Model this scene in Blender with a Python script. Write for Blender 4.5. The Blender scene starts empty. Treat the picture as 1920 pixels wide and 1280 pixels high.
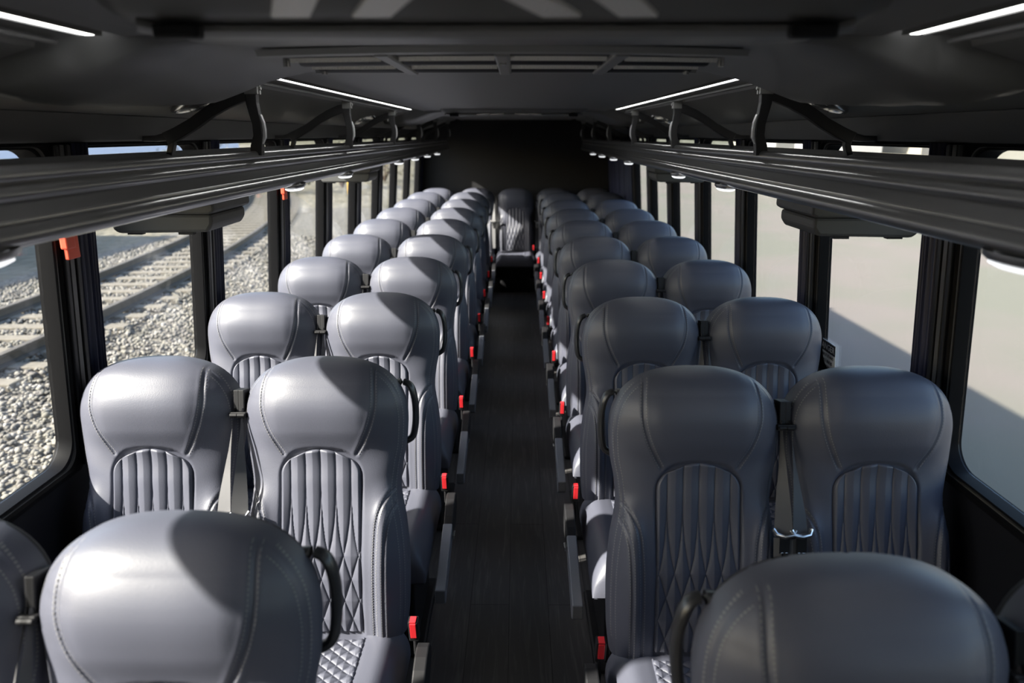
import bpy, bmesh, math, random
import numpy as np
from mathutils import Vector, Matrix
random.seed(7); rng = np.random.default_rng(7)
S = bpy.context.scene
C = S.collection

# ------------------------------------------------------------------ camera
F_PX = 1350.0
TILT = math.atan(388 / F_PX); YAW = math.atan(11 / F_PX)
cam_d = bpy.data.cameras.new('camera'); cam = bpy.data.objects.new('camera', cam_d); C.objects.link(cam)
cam.location = (0.03, 0, 1.75)
cam.rotation_euler = (math.radians(90) - TILT, 0, YAW)
cam_d.sensor_width = 36; cam_d.lens = 36 * F_PX / 1920
cam_d.clip_start = 0.02; cam_d.clip_end = 600
cam_d.dof.use_dof = True; cam_d.dof.focus_distance = 2.3; cam_d.dof.aperture_fstop = 2.8
S.camera = cam

# ------------------------------------------------------------------ light
SUN_TO = Vector((-0.74, -0.32, 0.575)).normalized()      # direction towards the sun
w = bpy.data.worlds.new('World'); S.world = w; w.use_nodes = True
nt = w.node_tree; nt.nodes.clear()
out = nt.nodes.new('ShaderNodeOutputWorld'); bg = nt.nodes.new('ShaderNodeBackground')
sky = nt.nodes.new('ShaderNodeTexSky'); sky.sky_type = 'NISHITA'; sky.sun_disc = False
sky.sun_elevation = math.asin(SUN_TO.z); sky.sun_rotation = math.atan2(SUN_TO.x, SUN_TO.y)
sky.dust_density = 2.0; sky.air_density = 1.2
bg.inputs["Strength"].default_value = 0.38
nt.links.new(sky.outputs[0], bg.inputs[0]); nt.links.new(bg.outputs[0], out.inputs[0])
sl = bpy.data.lights.new('sun', 'SUN'); sun = bpy.data.objects.new('sun', sl); C.objects.link(sun)
sl.energy = 16.5; sl.angle = math.radians(0.9); sl.color = (1.0, 0.925, 0.80)
sun.rotation_euler = SUN_TO.to_track_quat('Z', 'Y').to_euler()
S.view_settings.view_transform = 'Standard'; S.view_settings.look = 'None'
S.view_settings.exposure = 0.55; S.view_settings.gamma = 1.0; S.view_settings.use_curve_mapping = False

# ------------------------------------------------------------------ materials
def mat(name, col, rough=0.5, metal=0.0, spec=0.5, bump=None, vary=None, coat=0.0):
    m = bpy.data.materials.new(name); m.use_nodes = True
    t = m.node_tree; b = t.nodes['Principled BSDF']
    b.inputs['Base Color'].default_value = (*col, 1); b.inputs['Roughness'].default_value = rough
    b.inputs['Metallic'].default_value = metal; b.inputs['Specular IOR Level'].default_value = spec
    b.inputs['Coat Weight'].default_value = coat; b.inputs['Coat Roughness'].default_value = 0.14
    tc = t.nodes.new('ShaderNodeTexCoord')
    if bump:
        kind, scale, dist, strength = bump
        if kind == 'noise':
            n = t.nodes.new('ShaderNodeTexNoise'); n.inputs['Detail'].default_value = 4; o = n.outputs['Fac']
        else:
            n = t.nodes.new('ShaderNodeTexVoronoi'); o = n.outputs['Distance']
        n.inputs['Scale'].default_value = scale
        t.links.new(tc.outputs['Object'], n.inputs['Vector'])
        bp = t.nodes.new('ShaderNodeBump'); bp.inputs['Distance'].default_value = dist; bp.inputs['Strength'].default_value = strength
        t.links.new(o, bp.inputs['Height']); t.links.new(bp.outputs[0], b.inputs['Normal'])
    if vary:
        scale, c2, lo, hi = vary
        n = t.nodes.new('ShaderNodeTexNoise'); n.inputs['Scale'].default_value = scale; n.inputs['Detail'].default_value = 5
        t.links.new(tc.outputs['Object'], n.inputs['Vector'])
        r = t.nodes.new('ShaderNodeValToRGB'); r.color_ramp.elements[0].position = lo; r.color_ramp.elements[1].position = hi
        r.color_ramp.elements[0].color = (*col, 1); r.color_ramp.elements[1].color = (*c2, 1)
        t.links.new(n.outputs['Fac'], r.inputs[0]); t.links.new(r.outputs[0], b.inputs['Base Color'])
    return m

def emis(name, col, strength):
    m = bpy.data.materials.new(name); m.use_nodes = True
    b = m.node_tree.nodes['Principled BSDF']
    b.inputs['Base Color'].default_value = (*col, 1)
    b.inputs['Emission Color'].default_value = (*col, 1); b.inputs['Emission Strength'].default_value = strength
    return m

M = {}
M['leather'] = mat('seat_leather', (0.078, 0.082, 0.109), 0.46, spec=0.5, bump=('voronoi', 420, 0.0006, 0.25))
M['stitch'] = mat('stitch_thread', (0.19, 0.19, 0.20), 0.6)
M['shell'] = mat('black_plastic', (0.012, 0.012, 0.014), 0.55, spec=0.35, bump=('noise', 600, 0.0004, 0.3))
M['handle'] = mat('handle_plastic', (0.03, 0.03, 0.033), 0.3)
M['armgrey'] = mat('armrest_plastic', (0.20, 0.21, 0.24), 0.36)
M['webbing'] = mat('belt_webbing', (0.07, 0.07, 0.075), 0.65, bump=('noise', 900, 0.0005, 0.4))
M['chrome'] = mat('chrome', (0.75, 0.75, 0.74), 0.22, metal=1.0)
M['red'] = mat('red_plastic', (0.75, 0.03, 0.04), 0.35)
M['redtag'] = mat('red_tag', (0.8, 0.10, 0.05), 0.4)
M['wall'] = mat('wall_black', (0.008, 0.0085, 0.012), 0.65, spec=0.2, bump=('noise', 160, 0.0006, 0.3))
M['valance'] = mat('valance_board', (0.10, 0.10, 0.105), 0.5, bump=('noise', 260, 0.0007, 0.25))
M['rear'] = mat('rear_black', (0.006, 0.006, 0.008), 0.7, bump=('noise', 160, 0.0006, 0.3))
M['ceil'] = mat('ceiling_panel', (0.22, 0.22, 0.217), 0.45, bump=('noise', 260, 0.0007, 0.25))
M['side'] = mat('side_ceiling', (0.13, 0.13, 0.132), 0.5, bump=('noise', 260, 0.0007, 0.25))
M['ac'] = mat('air_conditioner_plastic', (0.18, 0.18, 0.18), 0.36, bump=('noise', 400, 0.0006, 0.2))
M['acgrey'] = mat('air_conditioner_trim', (0.26, 0.26, 0.255), 0.4)
M['slot'] = mat('slot_dark', (0.006, 0.006, 0.006), 0.5)
M['rack'] = mat('rack_extrusion', (0.115, 0.115, 0.118), 0.28, spec=0.9, coat=0.9)
M['bracket'] = mat('bracket_metal', (0.04, 0.04, 0.043), 0.4)
M['frame'] = mat('window_rubber', (0.007, 0.007, 0.009), 0.42)
M['rubber'] = mat('window_gasket', (0.005, 0.005, 0.006), 0.6, spec=0.12)
M['framelight'] = mat('window_trim', (0.10, 0.10, 0.10), 0.35, metal=0.3)
M['curtain'] = mat('curtain_cloth', (0.020, 0.024, 0.060), 0.38, spec=0.5)
M['monitor'] = mat('monitor_plastic', (0.085, 0.087, 0.088), 0.5)
M['led'] = emis('led_strip', (1.0, 1.0, 0.98), 6.0)
M['lens'] = mat('pale_plastic', (0.75, 0.76, 0.78), 0.25)
M['lamp'] = emis('lit_lamp_lens', (0.95, 0.97, 1.0), 0.8)
M['perf'] = mat('perforated_metal', (0.92, 0.90, 0.85), 0.35, metal=0.2, bump=('voronoi', 260, 0.002, 1.0))
M['body'] = mat('bus_body', (0.03, 0.03, 0.03), 0.4)
M['rail'] = mat('rail_steel', (0.06, 0.05, 0.04), 0.6, metal=0.1, vary=(9, (0.09, 0.075, 0.058), .3, .7))
M['wood'] = mat('sleeper_wood', (0.11, 0.098, 0.077), 0.9, vary=(14, (0.18, 0.16, 0.13), .3, .7))
M['white'] = mat('white_paint', (0.33, 0.33, 0.33), 0.7, vary=(0.6, (0.28, 0.28, 0.285), .4, .7))
M['cream'] = mat('cream_render', (0.24, 0.23, 0.19), 0.8, vary=(0.5, (0.28, 0.27, 0.235), .4, .7))
M['lilac'] = mat('pale_lilac_cladding', (0.84, 0.79, 0.88), 0.7)
M['yellow'] = mat('yellow_paint', (0.75, 0.45, 0.08), 0.5)
M['bush'] = mat('shrub_foliage', (0.10, 0.10, 0.065), 0.9, vary=(6, (0.20, 0.18, 0.12), .3, .7))
M['trunk'] = mat('trunk_bark', (0.12, 0.09, 0.07), 0.9)
M['sticker'] = mat('sticker_white', (0.75, 0.75, 0.74), 0.5)
M['ink'] = mat('sticker_ink', (0.02, 0.02, 0.02), 0.5)

def floor_material():
    m = mat('floor_planks', (0.02, 0.02, 0.021), 0.42); t = m.node_tree; b = t.nodes['Principled BSDF']
    tc = t.nodes.new('ShaderNodeTexCoord'); mp = t.nodes.new('ShaderNodeMapping')
    mp.inputs['Rotation'].default_value = (0, 0, math.radians(90))
    br = t.nodes.new('ShaderNodeTexBrick'); br.inputs['Scale'].default_value = 1.0
    br.inputs['Brick Width'].default_value = 1.2; br.inputs['Row Height'].default_value = 0.15
    br.inputs['Mortar Size'].default_value = 0.0015
    br.inputs['Color1'].default_value = (0.070, 0.068, 0.069, 1); br.inputs['Color2'].default_value = (0.086, 0.083, 0.084, 1)
    br.inputs['Mortar'].default_value = (0.02, 0.02, 0.02, 1)
    t.links.new(tc.outputs['Object'], mp.inputs[0]); t.links.new(mp.outputs[0], br.inputs['Vector'])
    m2 = t.nodes.new('ShaderNodeMapping'); m2.inputs['Scale'].default_value = (34, 2.2, 1)
    n = t.nodes.new('ShaderNodeTexNoise'); n.inputs['Scale'].default_value = 1.5; n.inputs['Detail'].default_value = 7; n.inputs['Distortion'].default_value = 1.2
    t.links.new(tc.outputs['Object'], m2.inputs[0]); t.links.new(m2.outputs[0], n.inputs['Vector'])
    r = t.nodes.new('ShaderNodeValToRGB'); r.color_ramp.elements[0].position = .50; r.color_ramp.elements[1].position = .78
    r.color_ramp.elements[0].color = (1, 1, 1, 1); r.color_ramp.elements[1].color = (1.9, 1.85, 1.8, 1)
    t.links.new(n.outputs['Fac'], r.inputs[0])
    mx = t.nodes.new('ShaderNodeMix'); mx.data_type = 'RGBA'; mx.blend_type = 'MULTIPLY'; mx.inputs[0].default_value = 1
    t.links.new(br.outputs['Color'], mx.inputs[6]); t.links.new(r.outputs[0], mx.inputs[7])
    t.links.new(mx.outputs[2], b.inputs['Base Color'])
    bp = t.nodes.new('ShaderNodeBump'); bp.inputs['Distance'].default_value = 0.0008; bp.inputs['Strength'].default_value = .4
    t.links.new(n.outputs['Fac'], bp.inputs['Height']); t.links.new(bp.outputs[0], b.inputs['Normal'])
    return m
M['floor'] = floor_material()

def glass_material():
    m = bpy.data.materials.new('tinted_window_glass'); m.use_nodes = True
    t = m.node_tree; t.nodes.clear()
    o = t.nodes.new('ShaderNodeOutputMaterial'); mx = t.nodes.new('ShaderNodeMixShader')
    tr = t.nodes.new('ShaderNodeBsdfTransparent'); tr.inputs[0].default_value = (0.90, 0.915, 0.92, 1)
    gl = t.nodes.new('ShaderNodeBsdfGlossy'); gl.inputs['Roughness'].default_value = 0.01
    lw = t.nodes.new('ShaderNodeLayerWeight'); pw = t.nodes.new('ShaderNodeMath'); pw.operation = 'POWER'; pw.inputs[1].default_value = 4
    ml = t.nodes.new('ShaderNodeMath'); ml.operation = 'MULTIPLY_ADD'; ml.inputs[1].default_value = .35; ml.inputs[2].default_value = .025
    t.links.new(lw.outputs['Facing'], pw.inputs[0]); t.links.new(pw.outputs[0], ml.inputs[0])
    t.links.new(ml.outputs[0], mx.inputs[0]); t.links.new(tr.outputs[0], mx.inputs[1]); t.links.new(gl.outputs[0], mx.inputs[2])
    t.links.new(mx.outputs[0], o.inputs[0]); return m
M['glass'] = glass_material()

def gravel_material(name, cols, scale, bumpd, big=None):
    m = mat(name, cols[0], 0.9); t = m.node_tree; b = t.nodes['Principled BSDF']
    tc = t.nodes.new('ShaderNodeTexCoord')
    v = t.nodes.new('ShaderNodeTexVoronoi'); v.inputs['Scale'].default_value = scale
    t.links.new(tc.outputs['Object'], v.inputs['Vector'])
    sp = t.nodes.new('ShaderNodeSeparateColor'); t.links.new(v.outputs['Color'], sp.inputs[0])
    r = t.nodes.new('ShaderNodeValToRGB'); els = r.color_ramp.elements
    els[0].color = (*cols[0], 1); els[1].color = (*cols[-1], 1)
    for i, c in enumerate(cols[1:-1]):
        e = els.new((i + 1) / (len(cols) - 1)); e.color = (*c, 1)
    t.links.new(sp.outputs[0], r.inputs[0]); col = r.outputs[0]
    if big:
        n = t.nodes.new('ShaderNodeTexNoise'); n.inputs['Scale'].default_value = big[0]; n.inputs['Detail'].default_value = 6
        t.links.new(tc.outputs['Object'], n.inputs['Vector'])
        r2 = t.nodes.new('ShaderNodeValToRGB'); r2.color_ramp.elements[0].position = .35; r2.color_ramp.elements[1].position = .68
        r2.color_ramp.elements[0].color = (*big[1], 1); r2.color_ramp.elements[1].color = (1, 1, 1, 1)
        t.links.new(n.outputs['Fac'], r2.inputs[0])
        mx = t.nodes.new('ShaderNodeMix'); mx.data_type = 'RGBA'; mx.blend_type = 'MULTIPLY'; mx.inputs[0].default_value = 1
        t.links.new(col, mx.inputs[6]); t.links.new(r2.outputs[0], mx.inputs[7]); col = mx.outputs[2]
    t.links.new(col, b.inputs['Base Color'])
    bp = t.nodes.new('ShaderNodeBump'); bp.inputs['Distance'].default_value = bumpd; bp.inputs['Strength'].default_value = 1; bp.invert = True
    t.links.new(v.outputs['Distance'], bp.inputs['Height']); t.links.new(bp.outputs[0], b.inputs['Normal'])
    return m
GC = [(0.055, 0.05, 0.04), (0.11, 0.10, 0.08), (0.16, 0.145, 0.118), (0.08, 0.073, 0.066), (0.19, 0.18, 0.155)]
M['gravel'] = gravel_material('ballast_ground', GC, 22, 0.03)
M['stones'] = gravel_material('ballast_stones', [(0.08, 0.075, 0.066), (0.155, 0.145, 0.12), (0.23, 0.215, 0.185), (0.11, 0.10, 0.09), (0.31, 0.29, 0.26)], 9, 0.0)
M['dry'] = gravel_material('dry_grass_ground', [(0.125, 0.113, 0.083), (0.155, 0.14, 0.105), (0.185, 0.17, 0.135)], 5, 0.06, big=(0.5, (0.62, 0.60, 0.52)))
M['lot'] = mat('tan_lot', (0.108, 0.105, 0.082), 0.9, vary=(0.30, (0.128, 0.110, 0.097), .40, .60))

# ------------------------------------------------------------------ mesh helpers
class MB:
    def __init__(s): s.v = []; s.f = []
    def add(s, vs, fs):
        o = len(s.v); s.v += [tuple(map(float, p)) for p in vs]; s.f += [tuple(i + o for i in f) for f in fs]; return s
    def box(s, x0, x1, y0, y1, z0, z1, tf=None):
        vs = [(x, y, z) for z in (z0, z1) for y in (y0, y1) for x in (x0, x1)]
        if tf: vs = [tf(*p) for p in vs]
        return s.add(vs, [(0, 2, 3, 1), (4, 5, 7, 6), (0, 1, 5, 4), (2, 6, 7, 3), (0, 4, 6, 2), (1, 3, 7, 5)])
    def grid(s, P, close_u=False):          # P: array (rows, cols, 3)
        R, K = P.shape[:2]; vs = P.reshape(-1, 3); fs = []
        for i in range(R - 1):
            for j in range(K - (0 if close_u else 1)):
                a = i * K + j; b = i * K + (j + 1) % K
                fs.append((a, b, b + K, a + K))
        return s.add(vs, fs)
    def tube(s, pts, r, n=10, ry=None, up=(0, 0, 1), cap=True):
        pts = [Vector(p) for p in pts]; rings = []
        for i, p in enumerate(pts):
            t = (pts[min(i + 1, len(pts) - 1)] - pts[max(i - 1, 0)]).normalized()
            u = Vector(up); u = u - t * u.dot(t)
            if u.length < 1e-4: u = Vector((1, 0, 0)) - t * t.x
            u.normalize(); w_ = t.cross(u)
            ra = r[i] if isinstance(r, (list, tuple)) else r
            rb = ry if ry else ra
            rings.append([p + u * (math.cos(a) * ra) + w_ * (math.sin(a) * rb) for a in [2 * math.pi * k / n for k in range(n)]])
        P = np.array([[list(q) for q in ring] for ring in rings]); o = len(s.v)
        s.grid(P, True)
        if cap:
            s.f.append(tuple(o + k for k in range(n))); s.f.append(tuple(o + (len(pts) - 1) * n + k for k in reversed(range(n))))
        return s
    def prism(s, prof, y0, y1, fn=None):      # closed profile of (x,z), extruded along y
        n = len(prof); vs = [(x, y0, z) for x, z in prof] + [(x, y1, z) for x, z in prof]
        if fn: vs = [fn(*p) for p in vs]
        fs = [(i, (i + 1) % n, n + (i + 1) % n, n + i) for i in range(n)] + [tuple(range(n - 1, -1, -1)), tuple(range(n, 2 * n))]
        return s.add(vs, fs)
    def build(s, name, m, parent=None, smooth=False, bevel=0, angle=35, loc=None):
        me = bpy.data.meshes.new(name); me.from_pydata(s.v, [], s.f); me.update()
        bm = bmesh.new(); bm.from_mesh(me); bmesh.ops.recalc_face_normals(bm, faces=bm.faces); bm.to_mesh(me); bm.free()
        me.materials.append(m)
        o = bpy.data.objects.new(name, me); C.objects.link(o)
        if smooth:
            me.polygons.foreach_set('use_smooth', [True] * len(me.polygons))
            if angle < 180: me.set_sharp_from_angle(angle=math.radians(angle))
        if bevel:
            b = o.modifiers.new('bevel', 'BEVEL'); b.width = bevel; b.segments = 2; b.limit_method = 'ANGLE'
        if parent: o.parent = parent
        if loc: o.location = loc
        return o

def tag(o, label=None, cat=None, group=None, kind=None):
    if label: o['label'] = label
    if cat: o['category'] = cat
    if group: o['group'] = group
    if kind: o['kind'] = kind
    return o
def empty(name, loc=(0, 0, 0)):
    o = bpy.data.objects.new(name, None); o.location = loc; o.empty_display_size = 0.1; C.objects.link(o); return o
def copy_tree(o, parent=None):
    c = o.copy(); C.objects.link(c)
    if parent: c.parent = parent
    for ch in list(o.children): copy_tree(ch, c)
    return c
def smoothstep(a, b, x): t = np.clip((x - a) / (b - a), 0, 1); return t * t * (3 - 2 * t)

# ------------------------------------------------------------------ setting: shell of the coach
YF, YR = -2.2, 9.0            # front bulkhead, rear wall
GZ = -0.75                    # ground height
SILL, WTOP = 0.87, 1.725
def wx(z): return 1.19 - max(0.0, z - 0.85) * 0.075     # inner wall face: leans in above the sill
PIL = [0.07 + 0.87 * k for k in range(-1, 11)]; NP = {-1: 12, 1: 10}     # posts per side; last two left windows added so sun reaches the back rows     # near edges of the posts
PW = 0.08                                              # post width

fl = MB().box(-1.2, 1.2, YF, YR, -0.06, 0).build('floor', M['floor']); tag(fl, kind='structure')

def side_wall(sg, name):
    mb = MB()
    f = lambda x, y, z: (sg * x, y, z)
    mb.box(1.19, 1.25, YF, YR, -0.5, SILL - 0.002, f)
    # upper band above the windows with the valance
    mb.prism([(wx(WTOP), WTOP), (1.165, WTOP), (1.18, 1.80), (1.25, 1.88), (1.13, 2.02), (1.11, 2.02), (1.112, 1.80), (wx(WTOP) - .004, 1.75)], YF, YR, f)
    # posts between windows
    PL = PIL[:NP[sg]]
    for p in PL: mb.prism([(wx(SILL) , SILL), (1.235, SILL), (1.17, WTOP), (wx(WTOP), WTOP)], p, p + PW, f)
    # blank rear part
    mb.prism([(wx(SILL), SILL), (1.235, SILL), (1.17, WTOP), (wx(WTOP), WTOP)], PL[-1] + PW, YR, f)
    mb.prism([(wx(SILL), SILL), (1.235, SILL), (1.17, WTOP), (wx(WTOP), WTOP)], YF, PIL[0], f)
    return tag(mb.build(name, M['wall']), kind='structure')
def valance(sg, name):
    f = lambda x, y, z: (sg * x, y, z)
    mb = MB().prism([(1.100, 1.803), (1.108, 1.803), (wx(1.735) + .002, 1.735), (wx(1.735) - .012, 1.730), (wx(1.735) - .014, 1.736)], YF, YR - .01, f)
    return tag(mb.build(name, M['valance'], bevel=.002), kind='structure')
valance(-1, 'trim_left'); valance(1, 'trim_right')
side_wall(-1, 'wall_left'); side_wall(1, 'wall_right')
tag(MB().box(-1.2, 1.2, YR, YR + 0.06, -0.5, 2.02).build('wall_rear', M['rear']), kind='structure')
tag(MB().box(-1.2, 1.2, YF - 0.06, YF, -0.5, 2.02).build('wall_front', M['rear']), kind='structure')
# ceiling: flat centre, light channels, sloping sides
mb = MB()
cp = [(-1.115, 1.80), (-0.79, 1.892), (-0.785, 1.90), (-0.72, 1.915), (-0.715, 1.925), (-0.655, 1.925), (-0.65, 1.912), (-0.60, 1.915),
      (0.60, 1.915), (0.65, 1.912), (0.655, 1.925), (0.715, 1.925), (0.72, 1.915), (0.785, 1.90), (0.79, 1.892), (1.115, 1.80)]
mb.prism(cp + [(1.115, 2.0), (-1.115, 2.0)], YF, YR)
ce = mb.build('ceiling', M['ceil']); tag(ce, kind='structure')
# outer roof with rounded rear end
ro = MB(); n = 12; pts = []
for (cx, cy, a0) in ((1.13 - .45, YR + .22 - .45, 0), (-1.13 + .45, YR + .22 - .45, 90)):
    for k in range(n + 1):
        a = math.radians(a0 + 90 * k / n); pts.append((cx + .45 * math.cos(a), cy + .45 * math.sin(a)))
pts += [(-1.13, YF - .6), (1.13, YF - .6)]
ro.add([(x, y, 2.0) for x, y in pts] + [(x * 0.93, y - .02, 2.08) for x, y in pts],
       [tuple(range(len(pts)))[::-1], tuple(range(len(pts), 2 * len(pts)))] + [(i, (i + 1) % len(pts), len(pts) + (i + 1) % len(pts), len(pts) + i) for i in range(len(pts))])
tag(ro.build('trim_roof', M['body']), kind='structure')

# ---- windows: rounded rubber ring, light inner bead, pane
def rrect(y0, y1, z0, z1, r, n=8):
    P = []
    for cy, cz, a0 in ((y1 - r, z1 - r, 0), (y0 + r, z1 - r, 90), (y0 + r, z0 + r, 180), (y1 - r, z0 + r, 270)):
        for k in range(n + 1):
            a = math.radians(a0 + 90 * k / n); P.append((cy + r * math.cos(a), cz + r * math.sin(a)))
    return P
wn = 0
for sg in (-1, 1):
    for i in range(NP[sg] - 1):  # left side runs on by two windows added to admit sun
        y0, y1 = PIL[i] + PW, PIL[i + 1]; wn += 1
        def ring(prof, mname, name, parent=None):
            loops = []
            for ins, dep, rad in prof:
                q = rrect(y0 + ins, y1 - ins, SILL + ins, WTOP - ins * .35, rad)
                loops.append([(sg * (wx(z) + dep), y, z) for y, z in q])
            P = np.array(loops); mb = MB(); mb.grid(P, True)
            return mb.build(name, M[mname], parent, smooth=True)
        w_ = ring([(-0.012, .0, .012), (-.012, -.010, .012), (.002, -.013, .03), (.008, -.005, .045), (.015, -.004, .055), (.019, -.010, .06), (.026, -.010, .066), (.029, .015, .07), (.029, .032, .07), (-.005, .036, .03)],
                  'rubber', 'window_%d' % wn)
        tag(w_, kind='structure')
        ring([(.0085, -.0045, .046), (.0095, -.0085, .047), (.013, -.0085, .051), (.0145, -.0035, .052)], 'framelight', 'window_bead', w_)
        q = rrect(y0 + .03, y1 - .03, SILL + .03, WTOP - .008, .07)
        g = MB(); k = len(q)
        g.add([(sg * (wx(z) + .022), y, z) for y, z in q] + [(sg * (wx(z) + .026), y, z) for y, z in q],
              [tuple(range(k))[::-1], tuple(range(k, 2 * k))] + [(a, (a + 1) % k, k + (a + 1) % k, k + a) for a in range(k)])
        g.build('glass_pane', M['glass'], w_)
# post trims (lighter vertical bead on each post)
tn = 0
for sg in (-1, 1):
    for p in PIL[1:NP[sg]]:
        tn += 1
        mb = MB()
        for a, b, d in ((.006, .022, .020), (.028, .048, .012), (.054, .072, .020)):
            mb.prism([(wx(SILL) - d, SILL), (wx(SILL) + .004, SILL), (wx(WTOP) + .004, WTOP), (wx(WTOP) - d, WTOP)], p + a, p + b, lambda x, y, z: (sg * x, y, z))
        o = mb.build('trim_%d' % tn, M['frame'], bevel=.003); tag(o, kind='structure')
        mb = MB().prism([(wx(SILL) - .018, SILL), (wx(SILL) - .012, SILL), (wx(WTOP) - .012, WTOP), (wx(WTOP) - .018, WTOP)], p + .0295, p + .0465, lambda x, y, z: (sg * x, y, z))
        mb.build('light_bead', M['framelight'], o)

# ------------------------------------------------------------------ curtains gathered behind each post
SIDE = {-1: 'left', 1: 'right'}
ORD = ['first', 'second', 'third', 'fourth', 'fifth', 'sixth', 'seventh', 'eighth', 'ninth', 'tenth']
def curtain(sg, y0, y1, folds, z0=SILL + .02, z1=WTOP + .004, amp=.016):
    cols = folds * 8 + 1; R = 7; P = np.zeros((R, cols, 3)); B = np.zeros((R, cols, 3))
    for r in range(R):
        z = z0 + (z1 - z0) * r / (R - 1)
        for c in range(cols):
            t = c / (cols - 1); ph = t * folds * 2 * math.pi
            d = amp * (math.sin(ph) + .35 * math.sin(2.3 * ph + r * .3)) + amp * 1.5 + .004
            P[r, c] = (sg * (wx(z) - d), y0 + (y1 - y0) * t, z); B[r, c] = (sg * (wx(z) - d + .003), y0 + (y1 - y0) * t, z)
    mb = MB(); mb.grid(P); mb.grid(B)
    return mb
for sg in (-1, 1):
    for k, p in enumerate(PIL[1:9]):
        o = curtain(sg, p + PW - .002, p + PW + .075, 4, amp=.008).build('curtain', M['curtain'], smooth=True, angle=180)
        if k == 0:
            lb = 'dark curtain bunched at the %s window post beside the nearest seat row' % SIDE[sg]
        else:
            lb = 'narrow dark curtain bunched at the %s window post, %s post from the camera' % (SIDE[sg], ORD[k - 1])
        tag(o, lb, 'curtain', 'curtains bunched at the %s window posts' % SIDE[sg])
    o = curtain(sg, PIL[NP[sg] - 1] + PW + .02, YR - .02, 2 if sg < 0 else 16, amp=.012).build('curtain', M['curtain'], smooth=True, angle=180)
    tag(o, ['wide dark navy curtain covering the windowless right wall beside the last rows', 'dark navy curtain in the left rear corner of the coach'][sg < 0], 'curtain')

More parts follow.
